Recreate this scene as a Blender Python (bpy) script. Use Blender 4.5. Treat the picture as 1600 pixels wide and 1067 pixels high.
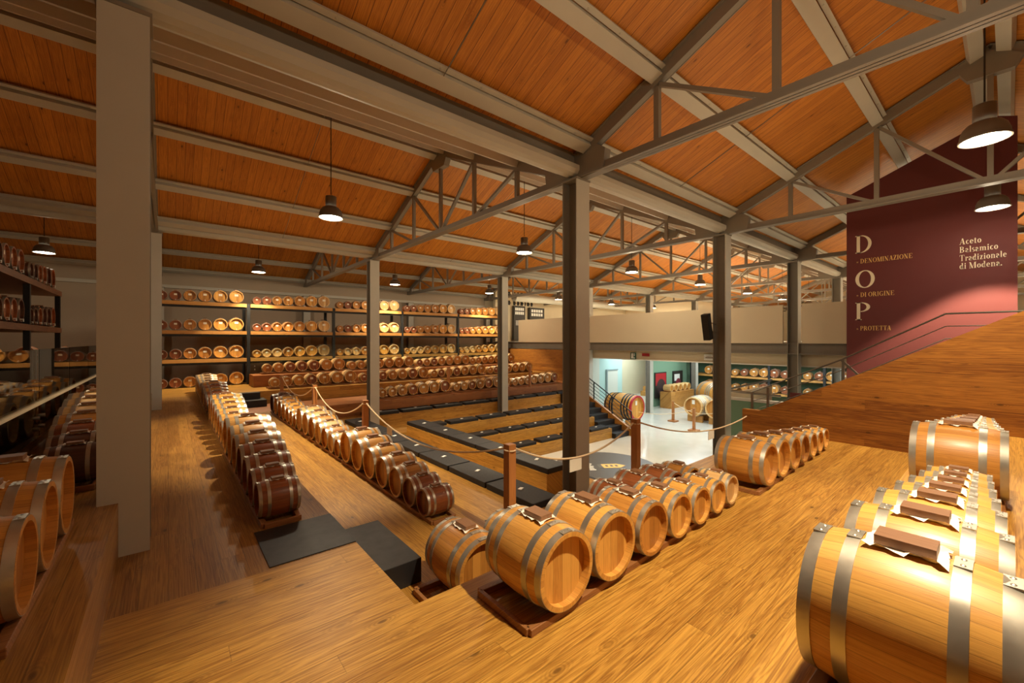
import bpy, math, random
from mathutils import Vector, Matrix
random.seed(7)
S = bpy.context.scene
for o in list(bpy.data.objects): bpy.data.objects.remove(o)
COL = S.collection
EYE = 4.0                      # eye height above the ground floor; z values below are relative to the eye

# ------------------------------------------------------------------ camera, world, exposure
FPX = 645.7
cam = bpy.data.objects.new('camera', bpy.data.cameras.new('camera'))
COL.objects.link(cam); S.camera = cam
cam.location = (0, 0, EYE)
cam.rotation_euler = (math.radians(90), 0, -math.asin(0.6401))
cam.data.sensor_width = 36; cam.data.lens = FPX / 1600 * 36
cam.data.shift_y = -1.5 / 1600
cam.data.clip_start = 0.05; cam.data.clip_end = 200
w = bpy.data.worlds.new('world'); S.world = w; w.use_nodes = True
w.node_tree.nodes['Background'].inputs[0].default_value = (0.55, 0.42, 0.30, 1)
w.node_tree.nodes['Background'].inputs[1].default_value = 0.3
S.view_settings.view_transform = 'Standard'; S.view_settings.look = 'None'
S.view_settings.exposure = 0.45; S.view_settings.gamma = 1.0
S.view_settings.use_curve_mapping = False

WARM = (1.0, 0.83, 0.57)
def light(name, kind, loc, energy, color=WARM, size=0.1, target=None, angle=100, blend=0.6, size_y=None):
    l = bpy.data.lights.new(name, kind); l.energy = energy; l.color = color
    if kind == 'AREA':
        l.size = size
        if size_y: l.shape = 'RECTANGLE'; l.size_y = size_y
    else: l.shadow_soft_size = size
    if kind == 'SPOT': l.spot_size = math.radians(angle); l.spot_blend = blend
    o = bpy.data.objects.new(name, l); COL.objects.link(o)
    o.location = (loc[0], loc[1], loc[2] + EYE)
    if target:
        d = Vector(target) - Vector(loc); o.rotation_euler = d.to_track_quat('-Z', 'Y').to_euler()
    return o

LAMP_X = [-2.6 + 5.06 * k for k in range(8)]
LAMP_Y = [0.18, 8.5, 16.9]
def lamp_pos(i, j): return (11.5 if (i, j) == (3, 0) else LAMP_X[i], LAMP_Y[j])
LAMP_E = {(1, 0): 690, (2, 0): 560, (3, 0): 1100, (0, 1): 300, (1, 1): 820, (2, 1): 700, (0, 2): 150}
LAMP_P = {(1, 0): 58, (2, 0): 75, (3, 0): 25, (0, 1): 15, (0, 2): 30, (1, 1): 75, (3, 1): 120, (3, 2): 110}
for j in range(3):
    for i in range(8):
        if (i, j) == (0, 0): continue
        x, y = lamp_pos(i, j)
        light('lamp_beam', 'SPOT', (x, y, 2.385), LAMP_E.get((i, j), 600), WARM, .06, (x, y, -4), 90, .28)
        light('lamp_glow', 'POINT', (x, y, 2.37), LAMP_P.get((i, j), 85), WARM, .10)
# unseen fill lights added to imitate light bounced up onto the timber roof
for x, y, sx, sy, e in ((9.5, 8.5, 6, 3.5, 50), (7.5, 1.5, 4, 2.5, 32), (4.0, 5.5, 2, 2.0, 6), (22, 8.5, 9, 4, 95), (33, 8.5, 9, 4, 80), (25, .5, 9, 4, 70)):
    light('roof_bounce_fill', 'AREA', (x, y, 1.6 if x > 15 else .5), e, (1, .74, .44), sx, (x, y, 9), size_y=sy)
# cool ceiling light under the upper floor
for x, y, sx, sy, e in ((18, 9, 4, 8, 230), (24, 9, 4, 8, 260), (25, 16, 3, 3, 120)):
    light('ceiling_panel_glow', 'AREA', (x, y, -.55), e, (.84, .97, 1.0), sx, (x, y, -4), size_y=sy)

# ------------------------------------------------------------------ materials
def new_mat(name, rough=.5, metal=0.0):
    m = bpy.data.materials.new(name); m.use_nodes = True
    nt = m.node_tree; b = nt.nodes['Principled BSDF']
    b.inputs['Roughness'].default_value = rough; b.inputs['Metallic'].default_value = metal
    return m, nt, b
def N(nt, t, **kw):
    n = nt.nodes.new(t)
    for k, v in kw.items(): setattr(n, k, v)
    return n
def math_(nt, op, a, b=None, c=None):
    n = N(nt, 'ShaderNodeMath', operation=op)
    for i, v in enumerate((a, b, c)):
        if v is None: continue
        if isinstance(v, (int, float)): n.inputs[i].default_value = v
        else: nt.links.new(v, n.inputs[i])
    return n.outputs[0]
def mixc(nt, fac, a, b, mode='MIX'):
    n = N(nt, 'ShaderNodeMix', data_type='RGBA', blend_type=mode)
    for sock, v in ((n.inputs[0], fac), (n.inputs[6], a), (n.inputs[7], b)):
        if isinstance(v, (int, float)): sock.default_value = v
        elif isinstance(v, tuple): sock.default_value = (*v[:3], 1)
        else: nt.links.new(v, sock)
    return n.outputs[2]
def dot(nt, vec, ax):
    n = N(nt, 'ShaderNodeVectorMath', operation='DOT_PRODUCT')
    nt.links.new(vec, n.inputs[0]); n.inputs[1].default_value = ax
    return n.outputs['Value']
def plain(name, col, rough=.5, metal=0.0, noise=.0, scale=6):
    m, nt, b = new_mat(name, rough, metal)
    if noise:
        tc = N(nt, 'ShaderNodeTexCoord'); n = N(nt, 'ShaderNodeTexNoise'); n.inputs['Scale'].default_value = scale
        n.inputs['Detail'].default_value = 6
        nt.links.new(tc.outputs['Object'], n.inputs['Vector'])
        c = mixc(nt, n.outputs['Fac'], tuple(v * (1 - noise) for v in col), tuple(min(1, v * (1 + noise)) for v in col))
        nt.links.new(c, b.inputs['Base Color'])
        r = math_(nt, 'MULTIPLY_ADD', n.outputs['Fac'], .25, rough - .12); nt.links.new(r, b.inputs['Roughness'])
    else: b.inputs['Base Color'].default_value = (*col, 1)
    return m
def wood(name, light_c, dark_c, u, v, width=.14, board=2.2, rough=.42, seam=.5, grain=1.0, tint=.35, knots=.8, v_polar=False, coat=0.0, rnd=0.0):
    """planked wood: u = vector along the grain, v = vector across it"""
    m, nt, b = new_mat(name, rough)
    tc = N(nt, 'ShaderNodeTexCoord'); P = tc.outputs['Object']
    oi = N(nt, 'ShaderNodeObjectInfo')
    U = dot(nt, P, u)
    if v_polar:
        sp = N(nt, 'ShaderNodeSeparateXYZ'); nt.links.new(P, sp.inputs[0])
        zc = math_(nt, 'SUBTRACT', sp.outputs['Z'], v_polar)
        V = math_(nt, 'MULTIPLY', math_(nt, 'ARCTAN2', sp.outputs['X'], zc), .5)
    else: V = dot(nt, P, v)
    U = math_(nt, 'ADD', U, math_(nt, 'MULTIPLY', oi.outputs['Random'], 7.0 if rnd else 0.0))
    q = math_(nt, 'DIVIDE', V, width); idx = math_(nt, 'FLOOR', q); fr = math_(nt, 'FRACT', q)
    wn = N(nt, 'ShaderNodeTexWhiteNoise', noise_dimensions='1D'); nt.links.new(math_(nt, 'ADD', idx, math_(nt, 'MULTIPLY', oi.outputs['Random'], 31.0 if rnd else 0.0)), wn.inputs['W'])
    ub = math_(nt, 'DIVIDE', math_(nt, 'ADD', U, math_(nt, 'MULTIPLY', wn.outputs['Value'], board)), board)
    bi = math_(nt, 'FLOOR', ub); bf = math_(nt, 'FRACT', ub)
    cv = N(nt, 'ShaderNodeCombineXYZ'); nt.links.new(idx, cv.inputs[0]); nt.links.new(bi, cv.inputs[1])
    nt.links.new(math_(nt, 'MULTIPLY', oi.outputs['Random'], 13.0 if rnd else 0.0), cv.inputs[2])
    w2 = N(nt, 'ShaderNodeTexWhiteNoise', noise_dimensions='3D'); nt.links.new(cv.outputs[0], w2.inputs['Vector'])
    # grain
    gv = N(nt, 'ShaderNodeCombineXYZ')
    nt.links.new(math_(nt, 'MULTIPLY', U, .6), gv.inputs[0])
    nt.links.new(math_(nt, 'MULTIPLY', V, 14.0), gv.inputs[1])
    nt.links.new(math_(nt, 'MULTIPLY', w2.outputs['Value'], 40), gv.inputs[2])
    g = N(nt, 'ShaderNodeTexNoise'); g.inputs['Scale'].default_value = 1.6; g.inputs['Detail'].default_value = 5; g.inputs['Distortion'].default_value = .9
    nt.links.new(gv.outputs[0], g.inputs['Vector'])
    rings = math_(nt, 'FRACT', math_(nt, 'MULTIPLY', g.outputs['Fac'], 7.0))
    rings = math_(nt, 'ABSOLUTE', math_(nt, 'SUBTRACT', rings, .5))
    fine = N(nt, 'ShaderNodeTexNoise'); fine.inputs['Scale'].default_value = 5; fine.inputs['Detail'].default_value = 3
    fv = N(nt, 'ShaderNodeCombineXYZ'); nt.links.new(math_(nt, 'MULTIPLY', U, .4), fv.inputs[0]); nt.links.new(math_(nt, 'MULTIPLY', V, 30.0), fv.inputs[1]); nt.links.new(w2.outputs['Value'], fv.inputs[2])
    nt.links.new(fv.outputs[0], fine.inputs['Vector'])
    gf = math_(nt, 'ADD', math_(nt, 'MULTIPLY', rings, .9 * grain), math_(nt, 'MULTIPLY', math_(nt, 'SUBTRACT', fine.outputs['Fac'], .5), 1.1 * grain))
    gf = math_(nt, 'ADD', gf, math_(nt, 'MULTIPLY', math_(nt, 'SUBTRACT', w2.outputs['Value'], .5), tint * 1.6))
    gfn = N(nt, 'ShaderNodeClamp'); nt.links.new(math_(nt, 'ADD', gf, .15), gfn.inputs[0])
    col = mixc(nt, gfn.outputs[0], light_c, dark_c)
    if knots:
        kv = N(nt, 'ShaderNodeCombineXYZ'); nt.links.new(math_(nt, 'MULTIPLY', U, 2.4), kv.inputs[0]); nt.links.new(math_(nt, 'MULTIPLY', V, 5.5), kv.inputs[1]); nt.links.new(math_(nt, 'MULTIPLY', idx, .37), kv.inputs[2])
        k = N(nt, 'ShaderNodeTexVoronoi'); k.inputs['Scale'].default_value = 1.0; nt.links.new(kv.outputs[0], k.inputs['Vector'])
        kf = N(nt, 'ShaderNodeMapRange'); nt.links.new(k.outputs['Distance'], kf.inputs['Value'])
        kf.inputs['From Min'].default_value = .035; kf.inputs['From Max'].default_value = .10; kf.inputs['To Min'].default_value = knots; kf.inputs['To Max'].default_value = 0
        halo = N(nt, 'ShaderNodeMapRange'); nt.links.new(k.outputs['Distance'], halo.inputs['Value'])
        halo.inputs['From Min'].default_value = .08; halo.inputs['From Max'].default_value = .32; halo.inputs['To Min'].default_value = .55; halo.inputs['To Max'].default_value = 0
        rg = math_(nt, 'ABSOLUTE', math_(nt, 'SUBTRACT', math_(nt, 'FRACT', math_(nt, 'MULTIPLY', k.outputs['Distance'], 16.0)), .5))
        col = mixc(nt, math_(nt, 'MULTIPLY', halo.outputs[0], math_(nt, 'MULTIPLY', rg, 2.0)), col, tuple(c * .6 for c in dark_c))
        col = mixc(nt, kf.outputs[0], col, tuple(c * .35 for c in dark_c))
    e1 = math_(nt, 'LESS_THAN', math_(nt, 'MULTIPLY', math_(nt, 'MINIMUM', fr, math_(nt, 'SUBTRACT', 1.0, fr)), width), .003 if not v_polar else .0022)
    e2 = math_(nt, 'LESS_THAN', math_(nt, 'MULTIPLY', bf, board), .004)
    e = math_(nt, 'MULTIPLY', math_(nt, 'MAXIMUM', e1, e2 if board < 50 else 0.0), seam)
    col = mixc(nt, e, col, tuple(c * .18 for c in dark_c))
    nt.links.new(col, b.inputs['Base Color'])
    bp = N(nt, 'ShaderNodeBump'); bp.inputs['Strength'].default_value = .12; bp.inputs['Distance'].default_value = .004
    nt.links.new(math_(nt, 'SUBTRACT', 1.0, math_(nt, 'ADD', e, math_(nt, 'MULTIPLY', gfn.outputs[0], .3))), bp.inputs['Height'])
    nt.links.new(bp.outputs[0], b.inputs['Normal'])
    nt.links.new(math_(nt, 'MULTIPLY_ADD', fine.outputs['Fac'], .25, rough - .1), b.inputs['Roughness'])
    if coat: b.inputs['Coat Weight'].default_value = coat; b.inputs['Coat Roughness'].default_value = .25
    return m

X_, Y_, Z_ = (1, 0, 0), (0, 1, 0), (0, 0, 1)
FL_L, FL_D = (.58, .305, .055), (.25, .10, .013)
M = {}
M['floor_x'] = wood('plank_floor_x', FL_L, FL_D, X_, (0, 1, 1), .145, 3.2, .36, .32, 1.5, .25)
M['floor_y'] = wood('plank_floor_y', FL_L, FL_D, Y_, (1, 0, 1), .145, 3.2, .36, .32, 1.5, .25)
M['walk_y'] = wood('walkway_floor', (.38, .185, .036), (.17, .065, .012), Y_, (1, 0, 1), .145, 2.4, .36, .4, 1.4, .25)  # brown boards, darkened further in place of dimmer lamps
M['riser_x'] = wood('riser_x', (.40, .15, .035), (.20, .06, .014), X_, (0, 1, 1), .20, 3.0, .45, .55)
M['wall_wood'] = wood('clad_wall', (.46, .19, .03), (.19, .06, .009), Y_, Z_, .15, 4.0, .45, .35, 1.5, .35)
M['shelf_wood'] = wood('shelf_wood', (.58, .29, .07), (.32, .12, .02), X_, (0, 1, 1), .2, 4.0, .5, .3)
M['rack_wood'] = wood('rack_wood', (.18, .07, .025), (.09, .03, .01), Y_, (1, 0, 1), .2, 4.0, .5, .3)
M['cradle'] = wood('cradle_wood', (.36, .15, .042), (.17, .058, .016), X_, (0, 1, 1), .12, 9, .5, .2)
M['post'] = wood('post_wood', (.45, .18, .05), (.25, .08, .02), Z_, (1, 1, 0), .2, 9, .45, .0)
M['ceil'] = wood('ceiling_boards', (.64, .245, .026), (.33, .10, .009), Y_, X_, .135, 60, .5, .85, 1.1, .22, .95)
BW = {
 'honey': ((.72, .375, .078), (.45, .185, .03)),
 'amber': ((.56, .25, .045), (.32, .12, .018)),
 'chestnut': ((.32, .095, .026), (.16, .042, .011)),
 'dark': ((.12, .042, .017), (.055, .018, .008)),
 'pale': ((.74, .48, .20), (.52, .29, .10)),
}
for k, (a, b_) in BW.items():
    M['stave_' + k] = wood('stave_' + k, a, b_, Y_, None, .082, 99, .42, .42, .8, .4, 0.0, v_polar=.52, coat=.12, rnd=1)
    M['head_' + k] = wood('head_' + k, a, b_, Z_, X_, .16, 99, .42, .5, 1.1, .8, 0.0, rnd=1)
M['hoop'] = plain('galvanised_hoop', (.50, .47, .40), .36, .8, .25, 5)
M['rivet'] = plain('rivet', (.35, .32, .27), .35, .9)
M['rivet_dark'] = plain('dark_hoop', (.07, .045, .03), .5, .5)
M['block'] = wood('bung_block', (.27, .125, .052), (.15, .062, .025), Y_, X_, 3, 99, .5, 0, 1, .2, 0)
M['cloth'] = plain('cotton_cloth', (.88, .83, .72), .9)
M['paper'] = plain('paper_label', (.80, .74, .60), .8)
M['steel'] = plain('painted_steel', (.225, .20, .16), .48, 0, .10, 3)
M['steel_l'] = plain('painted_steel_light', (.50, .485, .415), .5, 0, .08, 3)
M['black_metal'] = plain('black_metal', (.022, .022, .022), .45, .3)
M['rail'] = plain('brushed_rail', (.28, .26, .22), .35, .8)
M['cushion'] = plain('black_vinyl', (.007, .0065, .008), .62, 0, .2, 30)
M['tag'] = plain('white_tag', (.8, .78, .72), .7)
M['mat'] = plain('black_rubber', (.013, .013, .014), .45, 0, .2, 12)
M['resin'] = plain('resin_floor', (.62, .60, .53), .16, 0, .04, 2)
M['disc'] = plain('grey_vinyl_disc', (.10, .095, .092), .35)
M['plaster'] = plain('grey_plaster', (.42, .34, .25), .8, 0, .05, 2)
M['cream'] = plain('cream_plaster', (.74, .64, .45), .8, 0, .04, 2)
M['white'] = plain('white_plaster', (.75, .73, .66), .8)
M['cool'] = plain('pale_blue_wall', (.55, .74, .72), .8)
M['green'] = plain('sage_green_wall', (.19, .33, .22), .8)
M['burg'] = plain('burgundy_wall', (.14, .027, .024), .75, 0, .06, 2)
M['letter'] = plain('cream_letter', (.92, .80, .56), .6)
M['gold'] = plain('gold_letter', (.90, .58, .18), .5)
M['rope'] = plain('natural_rope', (.72, .55, .34), .9)
M['bell'] = plain('lamp_housing', (.16, .14, .11), .5, .3)
M['red'] = plain('red_paint', (.42, .02, .03), .4)
M['redwine'] = plain('wine_print', (.22, .03, .04), .6)
M['sign_green'] = plain('exit_green', (.01, .10, .06), .5)
M['sign_white'] = plain('sign_white', (.8, .8, .75), .5)
M['sign_dark'] = plain('sign_dark', (.03, .025, .02), .5)
M['picture'] = plain('dark_picture', (.05, .03, .03), .5, 0, .9, 9)
M['blue_steel'] = plain('cool_steel', (.30, .36, .38), .5)
def glass(name, col=(.75, .9, .85), fac=.12):
    m, nt, b = new_mat(name, .02)
    out = nt.nodes['Material Output']; tr = N(nt, 'ShaderNodeBsdfTransparent'); tr.inputs[0].default_value = (*col, 1)
    gl = N(nt, 'ShaderNodeBsdfGlossy'); gl.inputs['Roughness'].default_value = .02
    fr = N(nt, 'ShaderNodeFresnel'); fr.inputs[0].default_value = 1.45
    mx = N(nt, 'ShaderNodeMixShader'); nt.links.new(fr.outputs[0], mx.inputs[0])
    nt.links.new(tr.outputs[0], mx.inputs[1]); nt.links.new(gl.outputs[0], mx.inputs[2]); nt.links.new(mx.outputs[0], out.inputs[0])
    return m
M['glass'] = glass('clear_glass', (.93, .975, .95))
def emit(name, col, s):
    m, nt, b = new_mat(name); b.inputs['Base Color'].default_value = (*col, 1)
    b.inputs['Emission Color'].default_value = (*col, 1); b.inputs['Emission Strength'].default_value = s
    return m
M['bulb'] = emit('lit_lamp_glass', (1, .96, .82), 25)
M['cool_led'] = emit('cool_led', (.75, .92, 1), 25)
M['warm_led'] = emit('warm_led', (1, .9, .6), 4)

# ------------------------------------------------------------------ mesh helpers
class MB:
    def __init__(s): s.v = []; s.f = []; s.sm = []
    def add(s, vs, fs, smooth=False):
        n = len(s.v); s.v += [tuple(p) for p in vs]; s.f += [tuple(i + n for i in f) for f in fs]; s.sm += [smooth] * len(fs)
        return s
    def box(s, x0, x1, y0, y1, z0, z1):
        return s.add([(x0, y0, z0), (x1, y0, z0), (x1, y1, z0), (x0, y1, z0), (x0, y0, z1), (x1, y0, z1), (x1, y1, z1), (x0, y1, z1)],
              [(0, 3, 2, 1), (4, 5, 6, 7), (0, 1, 5, 4), (1, 2, 6, 5), (2, 3, 7, 6), (3, 0, 4, 7)])
    def bar(s, a, b, w, h, up=(0, 0, 1)):
        """box from a to b; w across, h along up"""
        a = Vector(a); b = Vector(b); d = (b - a).normalized(); sd = d.cross(Vector(up)).normalized(); u = sd.cross(d)
        vs = []
        for p in (a, b):
            for i, j in ((-1, -1), (1, -1), (1, 1), (-1, 1)): vs.append(p + sd * i * w / 2 + u * j * h / 2)
        return s.add(vs, [(0, 1, 2, 3), (7, 6, 5, 4), (0, 4, 5, 1), (1, 5, 6, 2), (2, 6, 7, 3), (3, 7, 4, 0)])
    def tube(s, pts, r, n=8):
        pts = [Vector(p) for p in pts]; vs = []; fs = []
        for i, p in enumerate(pts):
            d = (pts[min(i + 1, len(pts) - 1)] - pts[max(i - 1, 0)]).normalized()
            up = Vector((0, 0, 1)) if abs(d.z) < .95 else Vector((1, 0, 0))
            a = d.cross(up).normalized(); b = d.cross(a)
            for k in range(n):
                t = 2 * math.pi * k / n; vs.append(p + (a * math.cos(t) + b * math.sin(t)) * r)
        for i in range(len(pts) - 1):
            for k in range(n): fs.append((i * n + k, i * n + (k + 1) % n, (i + 1) * n + (k + 1) % n, (i + 1) * n + k))
        fs.append(tuple(range(n))); fs.append(tuple(reversed(range((len(pts) - 1) * n, len(pts) * n))))
        return s.add(vs, fs, True)
    def lathe(s, prof, axis='z', n=24, c=(0, 0, 0), close=False):
        """prof: (r, h) pairs turned about an axis through c"""
        vs = []; fs = []
        for r, h in prof:
            for k in range(n):
                t = 2 * math.pi * k / n; a, b = r * math.cos(t), r * math.sin(t)
                vs.append((c[0] + a, c[1] + b, c[2] + h) if axis == 'z' else (c[0] + a, c[1] + h, c[2] + b))
        m = len(prof)
        for i in range(m if close else m - 1):
            j = (i + 1) % m
            for k in range(n): fs.append((i * n + k, i * n + (k + 1) % n, j * n + (k + 1) % n, j * n + k))
        return s.add(vs, fs, True)
    def disc(s, r, h, axis='y', n=24, c=(0, 0, 0), flip=False):
        vs = []
        for k in range(n):
            t = 2 * math.pi * k / n; a, b = r * math.cos(t), r * math.sin(t)
            vs.append((c[0] + a, c[1] + h, c[2] + b) if axis == 'y' else (c[0] + a, c[1] + b, c[2] + h))
        return s.add(vs, [tuple(range(n)) if not flip else tuple(reversed(range(n)))])
    def prism(s, poly, f, d0, d1):
        """poly of 2D points; f(a, b, d) -> xyz; between depth d0 and d1"""
        n = len(poly); vs = [f(a, b, d0) for a, b in poly] + [f(a, b, d1) for a, b in poly]
        fs = [tuple(range(n)), tuple(reversed(range(n, 2 * n)))] + [(i, (i + 1) % n + 0, (i + 1) % n + n, i + n) for i in range(n)]
        return s.add(vs, fs)
    def mesh(s, name, mat):
        me = bpy.data.meshes.new(name); me.from_pydata(s.v, [], s.f); me.update()
        me.polygons.foreach_set('use_smooth', s.sm)
        if any(s.sm):
            try: me.set_sharp_from_angle(angle=math.radians(35))
            except Exception: pass
        me.materials.append(mat); return me
def fix_normals(me):
    import bmesh
    bm = bmesh.new(); bm.from_mesh(me); bmesh.ops.recalc_face_normals(bm, faces=bm.faces); bm.to_mesh(me); bm.free()
def obj(name, mb, mat, parent=None, loc=(0, 0, 0), rz=0.0, bevel=0):
    me = mb.mesh(name, mat) if isinstance(mb, MB) else mb
    if isinstance(mb, MB): fix_normals(me)
    o = bpy.data.objects.new(name, me); COL.objects.link(o)
    if parent: o.parent = parent; o.location = loc
    else: o.location = (loc[0], loc[1], loc[2] + EYE)
    o.rotation_euler = (0, 0, rz)
    if bevel:
        b = o.modifiers.new('bevel', 'BEVEL'); b.width = bevel; b.segments = 2; b.limit_method = 'ANGLE'
    return o
def tag(o, label, cat, group=None):
    o['label'] = label; o['category'] = cat
    if group: o['group'] = group
    return o
def thing(name, label, cat, loc, rz=0.0, group=None):
    o = bpy.data.objects.new(name, None); COL.objects.link(o); o.empty_display_size = .1
    o.location = (loc[0], loc[1], loc[2] + EYE); o.rotation_euler = (0, 0, rz)
    return tag(o, label, cat, group)
def struct(name, mb, mat): 
    o = obj(name, mb, mat); o['kind'] = 'structure'; return o
ORD = ['nearest', 'second', 'third', 'fourth', 'fifth', 'sixth', 'seventh', 'eighth', 'ninth', 'tenth', 'eleventh', 'twelfth']

# ------------------------------------------------------------------ the stepped platforms
G = -4.0
def plat(x0, x1, y0, y1, z, mat, z0=G): return struct('floor', MB().box(x0, x1, y0, y1, z0, z), M[mat])
struct('floor', MB().box(-7, 42, -6, 22, G - .2, G), M['resin'])
plat(-.28, 1.15, -3, 3.3, -1.6, 'floor_x')
plat(1.15, 8.1, .6, 2.3, -1.6, 'floor_x')
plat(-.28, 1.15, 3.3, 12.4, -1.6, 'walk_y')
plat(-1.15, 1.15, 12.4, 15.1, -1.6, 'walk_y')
plat(-7, 14.9, 15.1, 20.98, -1.6, 'floor_x')
plat(1.15, 8.1, -3, .6, -1.2, 'floor_x')
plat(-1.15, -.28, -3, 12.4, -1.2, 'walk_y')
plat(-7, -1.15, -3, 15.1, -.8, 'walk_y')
plat(1.15, 2.7, 2.3, 13.3, -2.0, 'floor_y')
plat(1.15, 14.9, 13.3, 15.1, -2.0, 'riser_x')
plat(2.7, 8.1, 2.3, 3.3, -2.0, 'floor_x')
plat(2.7, 4.45, 3.3, 13.3, -2.4, 'floor_y')
plat(4.45, 8.1, 3.3, 3.9, -2.4, 'floor_x')
plat(4.45, 5.2, 3.9, 12.87, -2.8, 'floor_y')
plat(5.2, 8.1, 3.9, 4.9, -2.8, 'floor_x')
plat(5.2, 5.8, 5.27, 10.9, -2.4, 'floor_y')
plat(5.8, 6.6, 4.9, 11.1, -2.8, 'floor_y')
plat(6.6, 7.5, 4.9, 11.1, -3.2, 'floor_y')
plat(7.5, 8.4, 4.9, 10.4, -3.6, 'floor_y')
plat(4.45, 14.9, 12.87, 13.3, -2.4, 'floor_x')
plat(5.2, 13.55, 11.8, 12.87, -2.8, 'floor_x')
plat(5.8, 13.75, 11.1, 11.8, -3.2, 'floor_x')
plat(7.5, 14.0, 10.4, 11.1, -3.6, 'floor_x')
plat(2.24, 14.9, 16.4, 17.4, -1.2, 'riser_x', -1.6)
# stairs on the right of the seating
for i in range(8):
    y = 10.2 + i * .36
    x0 = 14.0 if i < 2 else (13.75 if i < 4 else 13.55)
    struct('floor', MB().box(x0, 14.9, y, y + .36, G, G + .2 * (i + 1)), M['mat'])

# upper floor, beams, walls of the hall beyond
struct('floor', MB().box(15.4, 42, -4, 21, -.40, -.05), M['white'])
def railing_panel(y0, y1, where):
    tag(obj('balcony_parapet', MB().box(15.14, 15.22, y0, y1, -.09, 1.14), M['cream']), 'plain cream parapet panel of the upper floor ' + where, 'parapet')
railing_panel(4.62, 12.5, 'running behind the middle steel columns')
railing_panel(12.9, 17.6, 'left of the corner column behind the seats')
railing_panel(2.6, 4.1, 'right of the far right steel column')
t = MB().box(15.24, 15.30, -4, 20.9, -.42, -.09).box(15.16, 15.40, -4, 20.9, -.44, -.41).box(15.16, 15.4, -4, 20.9, -.11, -.09)
tag(obj('floor_beam', t, M['steel']), 'long brown steel beam under the upper floor parapet', 'beam')
struct('trim_1', MB().box(15.5, 15.65, -4, 20.9, -.80, -.40), M['cream'])
struct('trim_2', MB().box(15.45, 15.7, -4, 20.9, -.84, -.80), M['white'])

struct('wall_back', MB().box(-7.2, 15.3, 21, 21.2, G, 2.9), M['plaster'])
struct('wall_back_upper', MB().box(15.3, 42, 21, 21.2, G, 2.9), M['cream'])
struct('wall_left', MB().box(-7.2, -7, -4, 21, G, 5), M['plaster'])
struct('wall_far', MB().box(42, 42.2, -6, 22, G, 5), M['cream'])
struct('wall_rear', MB().box(-7, 42, -4.4, -4.2, G, 5), M['plaster'])
struct('trim_3', MB().box(-7, 15.3, 20.88, 21, 2.05, 2.17), M['steel_l'])
# clad wall at the end of the seating tiers
struct('wall_end', MB().box(14.9, 15.05, 12.95, 20.9, G, -.46), M['wall_wood'])
struct('wall_upper', MB().box(15.5, 19.2, 20.2, 20.4, -.05, 3.6), M['cream'])
struct('wall_gable', MB().box(30, 30.2, 12.9, 20.9, -.05, 4.9), M['cream'])
struct('wall_lower_left', MB().box(15.3, 22.7, 17.9, 18.1, G, -.4), M['white'])
struct('wall_lower_cool', MB().box(22.7, 25.3, 17.9, 18.1, G, -.4), M['cool'])
struct('wall_lower_cream', MB().box(25.3, 34, 17.9, 18.1, G, -.4), M['cream'])
struct('wall_lower_green', MB().box(22.2, 28, 13.7, 13.9, G, -.4), M['green'])
struct('wall_lower_far', MB().box(28, 28.2, -4, 13.9, G, -.4), M['green'])
d = struct('door_1', MB().box(23.5, 24.7, 17.84, 17.9, G, -2.1), M['white'])
obj('door_frame', MB().box(23.38, 23.5, 17.8, 17.9, G, -2.02).box(23.5, 24.7, 17.8, 17.9, -2.1, -2.02), M['blue_steel'], d)

# brown clad stair wall and what stands beyond it
poly = [(3.12, G), (3.12, -1.25), (2.84, -1.25), (1.54, -.56), (-.13, .37), (-2.5, 1.65), (-4.2, 1.65), (-4.2, G)]
struct('wall_right', MB().prism(poly, lambda a, b, d: (d, a, b), 8.1, 8.2), M['wall_wood'])
def rail_thing():
    t = thing('stair_railing', 'thin metal stair railing rising behind the brown clad wall', 'railing', (9.6, 0, G))
    top = [(3.5, -1.10), (1.99, -.36), (.64, .43), (-2.0, .43)]
    for n, off in enumerate((0, -.2, -.4)):
        pts = [(0, y, z + off - G) for y, z in top]
        obj('handrail' if n == 0 else 'rail', MB().tube(pts, .016 if n == 0 else .009, 6), M['rail'], t)
    for y, z in ((3.5, -1.10), (3.2, -.98), (1.95, -.34)):
        obj('post', MB().box(-.02, .02, y - .02, y + .02, -.75 + z - G, z - G), M['rail'], t)
    obj('post', MB().bar((0, 1.98, -.36 - G), (0, 1.70, -.66 - G), .035, .035), M['rail'], t)
    obj('stringer', MB().bar((0, 3.4, -1.72 - G), (0, .3, -.07 - G), .05, .16), M['rail'], t)
rail_thing()
tag(obj('stair_flight', MB().prism([(3.4, G), (3.4, -1.85), (0, -.05), (-4, -.05), (-4, G)], lambda a, b, d: (d, a, b), 8.5, 9.5), M['mat']), 'dark stair flight hidden behind the brown clad wall', 'stairs')
t = thing('stair_enclosure', 'sage green low wall with white capping beside the stairs', 'wall', (11, 3.9, G))
obj('green_panel', MB().box(0, .12, -1.6, .8, 0, 2.5), M['green'], t)
obj('capping', MB().box(-.02, .14, -1.6, .82, 2.5, 2.56), M['white'], t)
obj('cream_panel', MB().box(.2, 3.2, .72, .82, 0, 2.62), M['cream'], t)
obj('top_rail', MB().tube([(0, .8, 2.72), (3.4, .8, 2.78)], .03).tube([(0, .8, 2.72), (0, -.5, 2.70)], .03), M['rail'], t)
obj('burgundy_panel', MB().box(1.68, 1.74, -2.0, -.2, 0, 2.62), M['burg'], t)
# ------------------------------------------------------------------ burgundy wall with lettering
def apex(yc): return 4.74 if yc < 2 else 4.53
def roofz(y, yc): return apex(yc) - .437 * abs(y - yc)
poly = [(2.52, G), (2.52, 3.5), (.18, 4.5), (-.12, 4.38), (-.12, G)]
struct('wall_burgundy', MB().prism(poly, lambda a, b, d: (d, a, b), 12.72, 12.9), M['burg'])

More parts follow.
